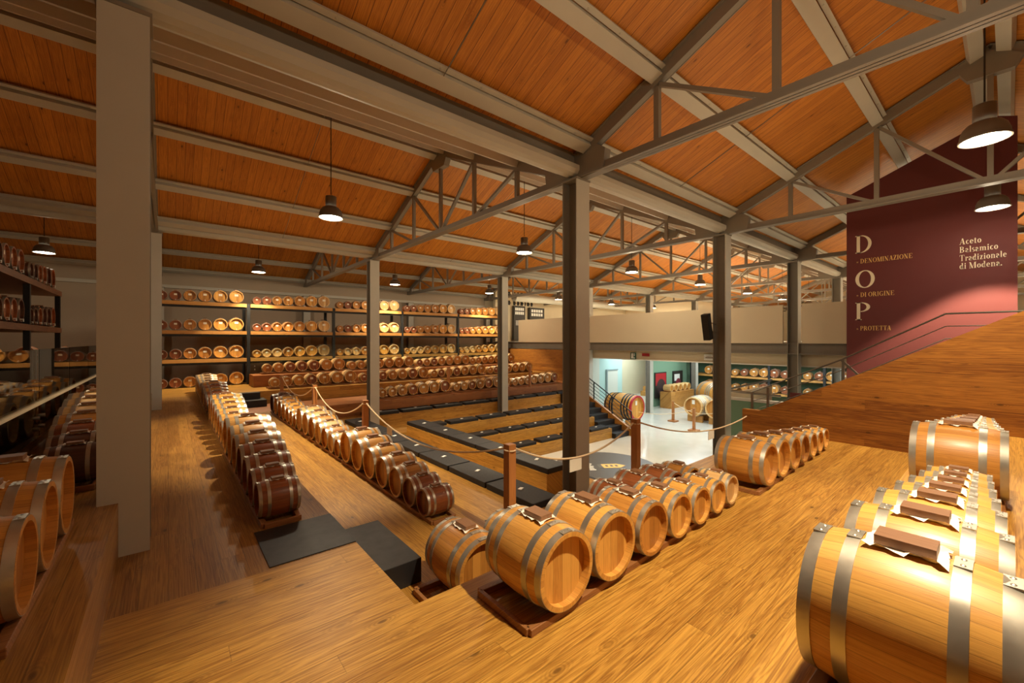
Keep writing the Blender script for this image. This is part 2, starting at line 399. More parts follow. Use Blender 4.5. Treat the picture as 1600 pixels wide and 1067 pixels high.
T_, H_, SF = .17, .045, .07
def R(x0, y0, x1, y1): return [(x0, y0), (x1, y0), (x1, y1), (x0, y1)]
def stem(x, h=1, t=T_, b=True, tp=True):
    r = [R(x, 0, x + t, h)]
    if b: r.append(R(x - SF, 0, x + t + SF, H_))
    if tp: r.append(R(x - SF, h - H_, x + t + SF, h))
    return r
def stem_l(x, h, t=T_ * .9): return [R(x, 0, x + t, h), R(x - SF, 0, x + t + SF, H_), R(x - SF, h - H_, x + t * .5, h)]
def ring(cx, cy, rx, ry, a0=0, a1=360, t=T_, h=H_, n=24):
    out = []
    for i in range(n):
        q = []
        for a, k in ((i, 1), (i + 1, 1), (i + 1, 0), (i, 0)):
            th = math.radians(a0 + (a1 - a0) * a / n)
            q.append((cx + (rx if k else rx - t) * math.cos(th), cy + (ry if k else ry - h) * math.sin(th)))
        out.append(q)
    return out
def L(x0, y0, x1, y1, w): return [(x0, y0), (x0 + w, y0), (x1 + w, y1), (x1, y1)]
GL = {
 'D': (stem(.09) + ring(.28, .5, .56, .5, -90, 90), .95),
 'O': (ring(.46, .5, .44, .5), .95),
 'P': (stem(.09) + ring(.28, .73, .45, .27, -90, 90), .82),
 'R': (stem(.09) + ring(.28, .73, .42, .27, -90, 90) + [L(.66, 0, .40, .48, .2)], .95),
 'B': (stem(.09) + ring(.28, .76, .38, .24, -90, 90) + ring(.28, .27, .45, .27, -90, 90), .85),
 'E': (stem(.09) + [R(.09, .955, .70, 1), R(.09, 0, .74, .045), R(.25, .48, .52, .52), R(.66, .74, .70, 1), R(.70, 0, .74, .28), R(.50, .38, .53, .62)], .84),
 'I': (stem(.09), .42),
 'N': ([R(.12, 0, .16, 1), R(.72, 0, .76, 1), L(.57, 0, .06, 1, .2), R(.02, 0, .28, .045), R(.6, .955, .88, 1), R(-.02, .955, .16, 1)], .95),
 'M': ([R(.10, 0, .14, 1), L(.40, 0, .06, 1, .2), L(.44, 0, .80, 1, .04), R(.80, 0, .99, 1), R(.0, 0, .24, .045), R(.72, 0, 1.07, .045), R(-.02, .955, .14, 1), R(.9, .955, 1.07, 1)], 1.12),
 'A': ([L(.08, 0, .38, 1, .045), L(.58, 0, .34, 1, .2), R(.2, .3, .66, .34), R(-.02, 0, .2, .045), R(.5, 0, .86, .045)], .88),
 'Z': ([R(.05, .955, .68, 1), R(.03, 0, .70, .045), L(.03, 0, .48, 1, .2), R(.05, .76, .09, 1), R(.66, 0, .70, .26)], .76),
 'T': (stem(.32, tp=False) + [R(.03, .955, .80, 1), R(.03, .74, .07, 1), R(.76, .74, .80, 1)], .84),
 'G': (ring(.46, .5, .44, .5, 45, 330) + stem(.62, .42)[:1] + [R(.52, .38, .88, .42)], .95),
 'a': (ring(.24, .19, .22, .19) + ring(.22, .44, .23, .22, 0, 160) + [R(.29, 0, .45, .46), R(.36, 0, .54, .045)], .56),
 'c': (ring(.28, .33, .26, .33, 50, 320), .54),
 'e': (ring(.28, .33, .26, .33, 0, 320) + [R(.1, .33, .52, .37)], .58),
 't': (stem_l(.1, .85)[:1] + [R(0, .61, .38, .65), R(.15, 0, .4, .045)], .42),
 'o': (ring(.30, .33, .28, .33), .62),
 'l': (stem_l(.1, 1), .38),
 's': (ring(.22, .48, .19, .18, 40, 270, .12) + ring(.22, .17, .2, .17, -130, 90, .12), .46),
 'm': (stem_l(.1, .65) + stem_l(.45, .5) + stem_l(.80, .5) + ring(.36, .44, .26, .21, 0, 140) + ring(.71, .44, .26, .21, 0, 140), 1.08),
 'n': (stem_l(.1, .65) + stem_l(.46, .5) + ring(.37, .44, .26, .21, 0, 140), .74),
 'i': (stem_l(.1, .65) + ring(.17, .86, .1, .1, t=.1, h=.1, n=12), .38),
 'r': (stem_l(.1, .65) + ring(.42, .53, .1, .11, t=.1, h=.11, n=10) + ring(.36, .44, .22, .2, 60, 150, .05), .54),
 'd': (ring(.26, .33, .25, .33) + [R(.36, 0, .53, 1), R(.26, .955, .4, 1), R(.44, 0, .62, .045)], .66),
 'z': ([R(.03, .605, .46, .65), R(.03, 0, .48, .045), L(.03, 0, .28, .65, .18), R(.03, .5, .06, .65), R(.45, 0, .48, .16)], .54),
 'K': (stem(.09) + [L(.30, .42, .70, 1, .05), L(.62, 0, .34, .6, .2)], .88), 'V': ([L(.34, 0, .04, 1, .2), L(.40, 0, .70, 1, .045)], .8),
 'L': (stem(.09) + [R(.09, 0, .70, .045), R(.66, 0, .70, .28)], .8), 'S': (ring(.3, .74, .26, .26, 30, 270, .17) + ring(.3, .26, .28, .26, -150, 90, .17), .62), 'Y': (stem(.32, .5, tp=False) + [L(.32, .45, .04, 1, .2), L(.44, .45, .7, 1, .045)], .8),
 '.': (ring(.12, .1, .1, .1, t=.1, h=.1, n=12), .24),
 '-': ([R(.02, .40, .40, .46), R(.02, .22, .40, .28)], .52), ' ': ([], .3),
}
def text_mesh(s, size, fmap, sx=1.0, track=.04):
    mb = MB(); x = 0
    for ch in s:
        polys, adv = GL[ch]
        for p in polys:
            mb.prism([(x + a * size * sx, b * size) for a, b in p], fmap, 0, 1)
        x += (adv + track) * size * sx
    return mb, x
def text_width(s, size, track=.04): return sum((GL[c][1] + track) * size for c in s)
def wall_text(s, y0, z0, size, width, mat, label):
    sx = width / text_width(s, size)
    mb, _ = text_mesh(s, size, lambda a, b, d: (-.004 * d, -a, b), sx)
    o = obj('wall_lettering', mb, M[mat], None, (12.72, y0, z0)); tag(o, label, 'lettering')
for s, z, wd in (('D', 2.09, .36), ('O', 1.25, .40), ('P', .49, .33)):
    wall_text(s, 2.36, z, .42, wd, 'letter', 'big cream serif letter %s on the burgundy wall' % s)
for s, z, wd in (('- DENOMINAZIONE', 1.84, .98), ('- DI ORIGINE', 1.04, .68), ('- PROTETTA', .24, .62)):
    wall_text(s, 2.33, z, .105, wd, 'gold', 'small gold capitals reading %s on the burgundy wall' % s[2:])
for s, z, wd in (('Aceto', 2.0, .31), ('Balsamico', 1.83, .53), ('Tradizionale', 1.655, .64), ('di Modena.', 1.49, .58)):
    wall_text(s, .65, z, .125, wd, 'letter', 'cream serif line reading %s on the burgundy wall' % s)

# ------------------------------------------------------------------ roof: boards, purlins, trusses, gutters, columns
YC = [.18, 8.53, 16.88]; HALF = 4.175; SL = .437
BAY = ['near', 'middle', 'far']
for yc in YC:
    for sg in (-1, 1):
        y1 = yc + sg * HALF; zt = roofz(y1, yc)
        mb = MB().add([(-7.2, yc, apex(yc)), (42.2, yc, apex(yc)), (42.2, y1, zt), (-7.2, y1, zt), (-7.2, yc, apex(yc) + .1), (42.2, yc, apex(yc) + .1), (42.2, y1, zt + .1), (-7.2, y1, zt + .1)],
            [(0, 1, 2, 3), (7, 6, 5, 4), (0, 4, 5, 1), (2, 6, 7, 3), (1, 5, 6, 2), (0, 3, 7, 4)])
        struct('ceiling', mb, M['ceil'])
for j, yc in enumerate(YC):
    for sg in (-1, 1):
        side = 'near' if sg < 0 else 'far'
        for n, off in enumerate((.16, 1.38, 2.76, 3.92)):
            y = yc + sg * off; z = roofz(y, yc)
            mb = MB()
            # C-shaped purlin: bottom flange and web
            up = Vector((0, sg * SL, 1)).normalized()
            mb.bar((-7.1, y, z - .085), (41.9, y, z - .085), .17, .12, up)
            yl = y - sg * .115
            if n: mb.bar((-7.1, yl, roofz(yl, yc) - .075), (41.9, yl, roofz(yl, yc) - .075), .06, .03, up)
            for b in range(26 if n else 0):
                mb.lathe([(.014, 0), (.012, -.008), (.001, -.011)], 'z', 6, (-1 + b * .55, yl, roofz(yl, yc) - .09))
            tag(obj('purlin', mb, M['steel_l']), 'grey steel purlin, %s from the ridge on the %s slope of the %s roof bay' % (ORD[n] if n else 'first', side, BAY[j]), 'purlin', 'roof purlins')
for x in (2.35, 7.5):
    for j in (0, 1):
        yc = YC[j]; pts = [(0, 0, 0), (0, HALF - .25, -SL * (HALF - .25))]
        tag(obj('tie_rod', MB().tube(pts, .007, 6), M['rail'], None, (x, yc, apex(yc) - .14)), 'thin sag rod under the %s roof bay boards, %s one' % (BAY[j], 'nearer' if x < 5 else 'farther'), 'rod')
COLX = [-.25 + 5.18 * k for k in range(8)]
def truss(x, yc, label):
    t = thing('roof_truss', label, 'truss', (x, yc, 2.5))
    C_ = apex(yc) - .115
    for sg in (-1, 1):
        a = (0, sg * HALF, C_ - SL * HALF - 2.5); b = (0, 0, C_ - 2.5)
        mb = MB()
        for dx in (-.05, .05): mb.bar((dx, a[1], a[2]), (dx, b[1], b[2]), .012, .17)
        mb.bar((0, a[1], a[2] + .085), (0, b[1], b[2] + .085), .17, .014)
        mb.bar((0, a[1], a[2] - .08), (0, b[1], b[2] - .08), .10, .012)
        obj('top_chord', mb, M['steel'], t)
    mb = MB().box(-.09, .09, -HALF, HALF, 0, .014)
    for dx in (-.03, .03): mb.box(dx - .006, dx + .006, -HALF, HALF, 0, .13)
    obj('bottom_chord', mb, M['steel'], t)
    for off in (-2.76, -1.38, 0, 1.38, 2.76):
        zt = C_ - .04 - SL * abs(off) - 2.5
        obj('vertical_post', MB().box(-.035, .035, off - .035, off + .035, .06, zt), M['steel'], t)
    for sg in (-1, 1):
        for o1, o2 in ((2.76, 1.38), (1.38, 0)):
            obj('diagonal_brace', MB().bar((0, sg * (o1 - .03), C_ - .08 - SL * o1 - 2.5), (0, sg * (o2 + .08), .10), .05, .07, (1, 0, 0)), M['steel'], t)
        gp = [(HALF - .02, -.02), (HALF - .02, .28), (HALF - .48, .40), (HALF - .62, .30), (HALF - .58, -.0)]
        obj('gusset_plate', MB().prism([(sg * a, b) for a, b in gp], lambda a, b, d: (d, a, b), -.068, .068), M['steel'], t)
    e = C_ - 4.44; gp = [(-.35, 1.72 + e), (-.25, 1.55 + e), (.25, 1.55 + e), (.35, 1.72 + e), (0, 1.95 + e)]
    obj('ridge_plate', MB().prism(gp, lambda a, b, d: (d, a, b), -.068, .068), M['steel'], t)
for k, x in enumerate(COLX):
    for j, yc in enumerate(YC):
        if (k, j) == (0, 0): continue
        truss(x, yc, 'brown steel roof truss, %s one along the %s roof bay' % (ORD[k].replace('nearest', 'first'), BAY[j]))
for j, y in enumerate((4.355, 12.705, 20.93)):
    if y > 20: continue
    n = 12; vs = []; mb = MB()
    pr = [(-.14, .15), (-.14, .08), (-.10, .025), (-.04, 0), (.04, 0), (.10, .025), (.14, .08), (.14, .15)]
    mb.prism(pr, lambda a, b, d: (d, y + a, 2.545 + b), -7.1, 42)
    tag(obj('valley_gutter', mb, M['steel_l']), 'pale rounded steel gutter beam between the %s' % ('near and middle roof bays' if j == 0 else 'middle and far roof bays'), 'gutter')
struct('trim_4', MB().box(-7.1, 42, 4.335, 4.375, 2.76, 3.04), M['steel'])
def column(x, y, zb, zt, label, mat='steel', rowy=0):
    t = thing('steel_column', label, 'column', (x, y, zb))
    h = zt - zb
    obj('front_flange', MB().box(-.145, .145, -.15, -.13, 0, h), M['steel_l'], t)  # same column paint in a paler copy: the lit face put into the colour
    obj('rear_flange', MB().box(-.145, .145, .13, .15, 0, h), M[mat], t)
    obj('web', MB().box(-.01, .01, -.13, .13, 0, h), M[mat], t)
    obj('cap_plate', MB().box(-.16, .16, -.16, .16, h, h + .03), M['steel'], t)
def floor_at(x, y):
    if y < 6: return {0: -1.6, 1: -2.8, 2: G}.get(round((x + .25) / 5.18), G)
    if y < 14: return {0: -1.6, 1: -2.8, 2: -2.8}.get(round((x + .25) / 5.18), G)
    return -1.6 if x < 15 else G
names = {(0, 0): 'widest steel column, nearest one at the left', (1, 0): 'tall steel column in the middle rising behind the honey barrels', (2, 0): 'steel column with the black loudspeaker beside it', (3, 0): 'steel column standing in the gap of the balcony parapet',
  (0, 1): 'steel column at the far end of the left walkway ledge', (1, 1): 'steel column rising through the black cushioned seats on the left', (2, 1): 'steel column in front of the left end of the balcony parapet'}
for j, y in enumerate((4.35, 12.7, 20.8)):
    for k, x in enumerate(COLX):
        if j == 2 and k > 3: continue
        lab = names.get((k, j), 'steel column, %s of the %s row' % (ORD[k].replace('nearest', 'first'), ['front', 'middle', 'back wall'][j]))
        zb = floor_at(x, y)
        column(x, y, zb, 2.47 if j < 2 else 2.02, lab, 'steel')

# ------------------------------------------------------------------ pendant lamps
def make_lamp():
    t = thing('pendant_lamp', 'x', 'lamp', (0, 0, 0))
    obj('cable', MB().tube([(0, 0, .42), (0, 0, 2.13)], .008, 6), M['black_metal'], t)
    obj('driver_housing', MB().lathe([(0, .44), (.03, .43), (.085, .42), (.09, .40), (.09, .2), (.10, .19)], n=20).disc(.09, .42, 'z', 20), M['bell'], t)
    obj('lamp_shade', MB().lathe([(.10, .215), (.135, .195), (.168, .15), (.186, .09), (.192, .03), (.20, .025), (.20, 0), (.185, 0), (.17, .09), (.12, .17)], n=28), M['bell'], t)
    obj('lit_glass', MB().disc(.18, .012, 'z', 28), M['bulb'], t)
    return t
def copy_tree(o, parent=None):
    c = o.copy(); COL.objects.link(c); c.parent = parent
    for ch in o.children: copy_tree(ch, c)
    return c
proto_lamp = make_lamp(); first = True
for j, y in enumerate(LAMP_Y):
    for i, x in enumerate(LAMP_X):
        if (i, j) in ((0, 0), (1, 0)): continue
        o = proto_lamp if first else copy_tree(proto_lamp); first = False
        x, y = lamp_pos(i, j); o.location = (x, y, 2.40 + EYE); o.scale = (1.12, 1.12, 1.0)
        o['label'] = 'lit grey pendant lamp, %s along the %s roof bay' % (ORD[i].replace('nearest', 'first'), BAY[j]); o['group'] = 'pendant lamps'
        if j == 0:
            for c in o.children:
                if c.name.startswith('cable'): c.scale = (1, 1, 1.1)

# ------------------------------------------------------------------ barrels
RB, RH = .52, .47
def prof(y): return RB - (RB - RH) * (2 * y) ** 2
BM = {}
def body_mb(n, m):
    mb = MB(); pr = [(prof(-.5 + i / m), -.5 + i / m) for i in range(m + 1)]
    inner = RH - .055
    pr = [(inner, -.40), (inner, -.5)] + pr + [(inner, .5), (inner, .40)]
    return mb.lathe(pr, 'y', n, (0, 0, RB))
def hoop_mb(y0, y1, n):
    e = .008
    return MB().lathe([(prof(y0) - .002, y0), (prof(y0) + e, y0), (prof((y0 + y1) / 2) + e, (y0 + y1) / 2), (prof(y1) + e, y1), (prof(y1) - .002, y1)], 'y', n, (0, 0, RB))
def cloth_mb():
    mb = MB(); nx, ny = 8, 10; vs = []
    rr = random.Random(3)
    for j in range(ny + 1):
        for i in range(nx + 1):
            x = -.15 + .30 * i / nx + rr.uniform(-.012, .012); y = -.20 + .40 * j / ny + rr.uniform(-.012, .012)
            edge = max(abs(i / nx - .5), abs(j / ny - .5)) * 2
            z = math.sqrt(max(0, prof(y) ** 2 - x * x)) + RB + .006 + (rr.uniform(0, .04) if edge > .8 else 0)
            vs.append((x, y, z))
    fs = [(j * (nx + 1) + i, j * (nx + 1) + i + 1, (j + 1) * (nx + 1) + i + 1, (j + 1) * (nx + 1) + i) for j in range(ny) for i in range(nx)]
    return mb.add(vs, fs, True)
def build_proto(kind, wd, lod):
    n = 48 if lod == 0 else (32 if lod == 1 else 20)
    t = bpy.data.objects.new('barrel', None); COL.objects.link(t)
    hd = wd
    if kind == 'tier': wd, hd = {'chestnut': ('pale', 'chestnut'), 'amber': ('pale', 'amber'), 'pale': ('pale', 'amber'), 'honey': ('honey', 'chestnut')}[wd]
    def mk(name, fn, mat):
        k = (name, lod, mat)
        if k not in BM:
            me = fn().mesh(name, M[mat]); fix_normals(me); BM[k] = me
        o = bpy.data.objects.new(name, BM[k]); COL.objects.link(o); o.parent = t; return o
    mk('staves', lambda: body_mb(n, 12 if lod < 2 else 6), 'stave_' + wd)
    mk('head', lambda: MB().disc(RH - .05, -.41, 'y', n, (0, 0, RB)), 'head_' + hd)
    if lod < 2: mk('head', lambda: MB().disc(RH - .05, -.41, 'y', n, (0, 0, RB)), 'head_' + hd).location = (0, .82, 0)
    for nm, y0 in ((0, -.497), (1, -.30), (2, .22), (3, .417)):
        if lod == 2 and nm == 3: continue
        h = mk('hoop_%d' % nm, lambda y0=y0: hoop_mb(y0, y0 + .08, n), 'rivet_dark' if kind == 'tier' and nm < 2 else 'hoop'); h.name = 'hoop'
        if lod == 0:
            def rv(y0=y0):
                mb = MB()
                for dx in (-.05, .05):
                    z = math.sqrt(prof(y0 + .04) ** 2 - dx * dx) + RB + .006
                    mb.lathe([(.016, 0), (.014, .008), (.006, .013), (0.0005, .014)], 'z', 10, (dx, y0 + .04, z))
                return mb.box(-.085, .085, y0, y0 + .08, RB + prof(y0 + .04) - .004, RB + prof(y0 + .04) + .0095)
            r = mk('rivet_plate_%d' % nm, rv, 'hoop'); r.name = 'rivet_plate'; r.parent = h
    if kind in ('open', 'row'):
        mk('bung_cloth', cloth_mb, 'cloth')
        b = mk('bung_block', lambda: MB().box(-.10, .10, -.15, .15, RB + prof(0) - .0, RB + prof(0) + .058), 'block')
    if kind in ('rack', 'tier'):
        mk('paper_label', lambda: MB().box(-.12, .12, -.425, -.412, RB + .03, RB + .20), 'paper')
        mk('tap', lambda: MB().tube([(0, -.44, RB - .36), (0, -.56, RB - .36)], .02, 8).tube([(0, -.55, RB - .34), (0, -.55, RB - .46)], .016, 8), 'tag')
        mk('bung_block', lambda: MB().box(-.10, .10, -.13, .13, RB + prof(0) - .0, RB + prof(0) + .055), 'block')
    return t
PROTO = {}
def strip_suffix(c):
    pass
WN = {'honey': 'honey-coloured', 'amber': 'amber-brown', 'chestnut': 'reddish-brown', 'dark': 'dark brown', 'pale': 'pale'}
SPECS = []    # (x, y, z floor, rz, L, scale_r, wood, kind, label, group, apparent size)
def barrel(x, y, z, rz, Ln, Rh, wd, kind, label, group, lift=.03):
    d = .6401 * x + .7683 * y; s = Rh / RH
    SPECS.append((Rh / max(d, .3), (x, y, z + lift, rz, Ln, s, wd, kind, label, group)))
def place(i, spec):
    x, y, z, rz, Ln, s, wd, kind, label, group = spec
    d = .6401 * x + .7683 * y
    lod = 0 if d < 5 else (1 if d < 11 else 2)
    k = (kind, wd, lod)
    if k not in PROTO: o = PROTO[k] = build_proto(kind, wd, lod)
    else: o = copy_tree(PROTO[k])
    o.location = (x, y, z + EYE); o.rotation_euler = (0, 0, rz); o.scale = (s, Ln, s)
    o['label'] = label; o['category'] = 'barrel'; o['group'] = group

def cradle(label, axis, a0, a1, f0, f1, r0, r1, floor, h=.042):
    """frame under a battery: runs from a0 to a1 along the axis; front rail goes f0 -> f1, rear rail r0 -> r1"""
    q = (lambda a, b: (a, b)) if axis == 'x' else (lambda a, b: (b, a))
    ox, oy = q(a0, f0)
    t = thing('barrel_cradle', label, 'cradle', (ox, oy, floor))
    def seg(nm, p, r, w):
        p = (p[0] - ox, p[1] - oy, h / 2); r = (r[0] - ox, r[1] - oy, h / 2)
        obj(nm, MB().bar(p, r, w, h), M['cradle'], t, bevel=.004)
    seg('rail', q(a0, f0), q(a1, f1), .045); seg('rail', q(a0, r0), q(a1, r1), .045)
    seg('end_board', q(a0, f0), q(a0, r0), .03); seg('end_board', q(a1, f1), q(a1, r1), .03)

# right platform: two batteries of seven, heads towards the camera side (-y)
RF = [(1.77, .235, 'honey'), (2.24, .228, 'honey'), (2.71, .20, 'amber'), (3.12, .18, 'honey'), (3.49, .162, 'honey'), (3.83, .15, 'honey'), (4.14, .142, 'pale'),
      (4.96, .235, 'amber'), (5.40, .225, 'honey'), (5.84, .205, 'honey'), (6.24, .187, 'amber'), (6.64, .17, 'honey'), (6.99, .158, 'honey'), (7.32, .148, 'honey')]
for i, (x, r, wd) in enumerate(RF):
    Ln = r * 2.15; r *= .93
    b = i // 7; q = i % 7
    barrel(x, 1.62 + Ln / 2 + .01 * q, -1.6, 0, Ln, r, wd, 'open', '%s barrel, %s from the camera in the %s right platform row' % (WN[wd], ORD[q], ['near', 'far'][b]), 'barrels along the right platform')
cradle('dark wooden cradle under the near seven honey barrels on the right platform', 'x', 1.50, 4.30, 1.66, 1.76, 2.12, 1.94, -1.6)
cradle('dark wooden cradle under the far seven barrels on the right platform', 'x', 4.68, 7.5, 1.66, 1.76, 2.12, 1.94, -1.6)
# lower tier behind
for i, (x, r, wd) in enumerate([(1.83, .222, 'amber'), (2.33, .20, 'honey'), (3.48, .195, 'chestnut'), (3.94, .20, 'chestnut'), (4.39, .19, 'chestnut'), (4.82, .175, 'amber')]):
    Ln = r * 2.3
    barrel(x if i < 2 else x + .25, 2.52 + Ln / 2, -2.0, 0, Ln, r, wd, 'open', '%s barrel on the lower step behind the right platform row, %s from the camera' % (WN[wd], ORD[i]), 'barrels on the lower step')
cradle('dark cradle on the lower step beside the black step box', 'x', 1.5, 2.6, 2.55, 2.55, 3.0, 2.98, -2.0)
cradle('dark cradle under the reddish barrels on the lower step', 'x', 3.5, 5.4, 2.55, 2.55, 2.95, 2.9, -2.0)
# right foreground tier: big close barrels, axis along y
TF = [(1.83, .235), (2.31, .222), (2.74, .205), (3.12, .185), (3.46, .168), (3.77, .155), (4.05, .145), (4.66, .245), (5.16, .22), (5.6, .20), (6.0, .185), (6.36, .17), (6.7, .158), (7.0, .148)]
for i, (x, r) in enumerate(TF):
    Ln = r * 2.05; r *= .975; wd = 'honey' if i < 7 else ('amber' if i == 7 else 'honey')
    yc = .21 if i < 7 else .245
    barrel(x, yc, -1.2, math.pi, Ln, r, wd, 'open', '%s barrel, %s from the camera in the %s group at the right edge' % (WN[wd], ORD[i % 7], ['near', 'far'][i // 7]), 'barrels on the raised right tier')
cradle('wooden cradle under the nearest barrels at the lower right', 'x', 1.5, 4.25, -.0, .09, .42, .33, -1.2)
cradle('wooden cradle under the far raised barrels beside the clad wall', 'x', 4.36, 7.2, .03, .12, .46, .37, -1.2)
# left walkway row A and row B: batteries of seven shrinking towards the camera
SZ = [.146, .162, .180, .196, .210, .224, .236]
def battery(y0, Xl, z, rz, woods, where, group, up=True, kind='open', toward=1, floor=None, crad=True):
    y = y0
    ys = []
    for q, r in enumerate(SZ):
        y += r * 1.11
        Ln = r * 2.25; x = Xl + toward * Ln / 2
        ys.append(y)
        barrel(x, y, z, rz, Ln, r, woods[q], kind, '%s barrel, %s from the camera in %s' % (WN[woods[q]], ORD[q], where), group)
        y += r * 1.11 + .005
    if crad: cradle('dark cradle under %s' % where, 'y', y0 - .03, y + .02, Xl + toward * .03, Xl + toward * .03, Xl + toward * SZ[0] * 2.05, Xl + toward * SZ[-1] * 2.1, z)
WA = [['chestnut'] * 4 + ['amber', 'honey', 'honey'], ['honey'] * 7, ['dark', 'dark', 'chestnut', 'chestnut', 'amber', 'chestnut', 'amber'], ['pale'] * 7]
wname = ['first', 'second', 'third', 'fourth']
for g in range(4):
    battery(4.08 + 3.07 * g, .60 + .02 * g, -1.6, -math.pi / 2, WA[g], 'the %s battery along the left walkway' % wname[g], 'barrels along the left walkway')
WB = [['chestnut', 'chestnut', 'amber', 'amber', 'honey', 'honey', 'honey'], ['amber', 'pale', 'amber', 'pale', 'amber', 'pale', 'pale'], ['amber', 'honey', 'honey', 'honey', 'amber', 'honey', 'dark']]
for g in range(3):
    battery(4.02 + 3.03 * g, 2.18, -2.0, -math.pi / 2, WB[g], 'the %s battery beside the rope posts' % wname[g], 'barrels beside the rope posts')
# left ledge, heads towards +x
for i, (y, r, wd) in enumerate([(2.68, .198, 'amber'), (3.13, .212, 'amber'), (3.62, .222, 'amber')]):
    Ln = r * 2.2
    barrel(-.46 - Ln / 2, y, -1.2, math.pi / 2, Ln, r, wd, 'open', '%s barrel at the lower left edge, %s from the camera' % (WN[wd], ORD[i]), 'barrels on the left ledge')
cradle('dark cradle under the lower left barrels', 'y', 2.42, 3.9, -.49, -.49, -.88, -.93, -1.2)
for g in range(2):
    battery(4.75 + 3.07 * g, -.42, -1.2, math.pi / 2, [['dark', 'dark', 'chestnut', 'amber', 'pale', 'pale', 'pale'], ['amber'] * 7][g], 'the %s battery behind the widest column' % wname[g], 'barrels on the left ledge', toward=-1)
for g in range(2):
    battery(6.6 + 3.07 * g, -1.75, -.8, math.pi / 2, [['honey'] * 7, ['amber'] * 7][g], 'the %s battery behind the glass parapet' % wname[g], 'barrels behind the left glass', toward=-1)

# back tiers: batteries along x, small to large from the left, heads towards -y
def row_x(x0, x1, yh, z, woods, where, group, kind='tier', lift=.046, R0=.148, R1=.214):
    rs = [R0 + (R1 - R0) * q / 6 for q in range(7)]
    tot = sum(2 * r for r in rs); gap = (x1 - x0 - tot) / 7; x = x0
    for q, r in enumerate(rs):
        x += r + gap / 2; Ln = r * 2.3
        barrel(x, yh + Ln / 2, z, 0, Ln, r, woods[q], kind, '%s barrel, %s from the left in %s' % (WN[woods[q]], ORD[q].replace('nearest', 'first'), where), group, lift)
        x += r + gap / 2
tiers = [(-2.0, 13.6, [5.45, 8.4, 11.35]), (-1.6, 15.45, [2.55, 5.5, 8.45, 11.4]), (-1.2, 16.75, [2.55, 5.5, 8.45, 11.3])]
for z, yh, xs in tiers:
    tn = {-2.0: 'bottom', -1.6: 'middle', -1.2: 'top'}[z]
    for g, x0 in enumerate(xs):
        wds = [random.choice(['amber', 'chestnut', 'amber', 'pale']) for _ in range(7)] if z != -2.0 else [random.choice(['amber', 'pale', 'honey']) for _ in range(7)]
        row_x(x0, x0 + 2.85, yh, z, wds, 'the %s battery of the %s back tier' % (wname[g], tn), 'barrels on the back tiers')
        tag(obj('barrel_plinth', MB().box(-.02, 2.87, -.02, .08, 0, .045).box(-.02, 2.87, .30, .40, 0, .045), M['cradle'], None, (x0, yh + .06, z)), 'low dark plinth under the %s battery of the %s back tier' % (wname[g], tn), 'plinth')

# ------------------------------------------------------------------ the tall racks
RX = [-.75, 2.27, 5.25, 8.26, 11.26, 14.26]; RY = 17.75; SHZ = [-.64, .34, 1.33]
def rack_unit(g):
    x0, x1 = RX[g], RX[g + 1]
    t = thing('barrel_rack', 'tall black steel rack with timber shelves, %s from the left along the back wall' % ORD[g].replace('nearest', 'first'), 'rack', (x0, RY, -1.6), group='back wall racks')
    for y in (0, 1.15):
        obj('upright', MB().box(-.05, .05, y, y + .1, 0, 2.93), M['black_metal'], t)
        if g == 4: obj('upright', MB().box(x1 - x0 - .05, x1 - x0 + .05, y, y + .1, 0, 2.93), M['black_metal'], t)
    for z in SHZ:
        obj('shelf', MB().box(.06, x1 - x0 - .06, -.03, 1.2, z + 1.6 - .12, z + 1.6), M['shelf_wood'], t)
        obj('cross_beam', MB().box(.05, x1 - x0 - .05, .02, .08, z + 1.6 - .2, z + 1.6 - .12), M['black_metal'], t)
for g in range(5): rack_unit(g)
rw = [['chestnut', 'chestnut', 'chestnut', 'amber', 'amber', 'honey', 'honey'], ['amber', 'chestnut', 'amber', 'amber', 'honey', 'pale', 'pale'],
      ['chestnut', 'chestnut', 'amber', 'amber', 'amber', 'honey', 'pale'], ['honey', 'pale', 'pale', 'amber', 'honey', 'honey', 'pale']]
sname = {1.33: 'top', .34: 'middle', -.64: 'lower', -1.6: 'floor'}
for g in range(5):
    for z in [1.33, .34, -.64] + ([-1.6] if g == 0 else []):
        k = 3 if (z == -.64 and g > 0) else (0 if g == 0 else random.choice([1, 2]))
        row_x(RX[g] + .12, RX[g + 1] - .12, RY + .05, z, rw[k], 'the %s row of the %s back rack' % (sname[z], ORD[g].replace('nearest', 'first')), 'barrels in the back racks', 'rack', lift=.005, R0=.130, R1=.218)
# left rack along y
t = thing('barrel_rack', 'dark steel rack with barrels standing at the far left', 'rack', (-2.25, 10.2, -.8), group='left rack')
for y in (0, 3.1, 6.3):
    for x in (0, -1.1): obj('upright', MB().box(x - .1, x, y, y + .1, 0, 2.13), M['black_metal'], t)
for z in SHZ:
    obj('shelf', MB().box(-1.2, .02, -1.5, 6.4, z + .8 - .13, z + .8), M['rack_wood'], t)
for z in SHZ[1:]:
    for g, y0 in enumerate((10.35, 13.4)):
        y = y0; rs = [.165, .18, .195, .21, .22, .235]
        for q, r in enumerate(rs):
            y += r * 1.11; Ln = r * 2.2
            barrel(-2.27 - Ln / 2, y, z, math.pi / 2, Ln, r, random.choice(['dark', 'chestnut', 'dark']), 'rack', 'dark barrel on the %s shelf of the far left rack, %s of its %s half' % (sname[z], ORD[q].replace('nearest', 'first'), ['near', 'far'][g]), 'barrels in the left rack', .01)
            y += r * 1.11
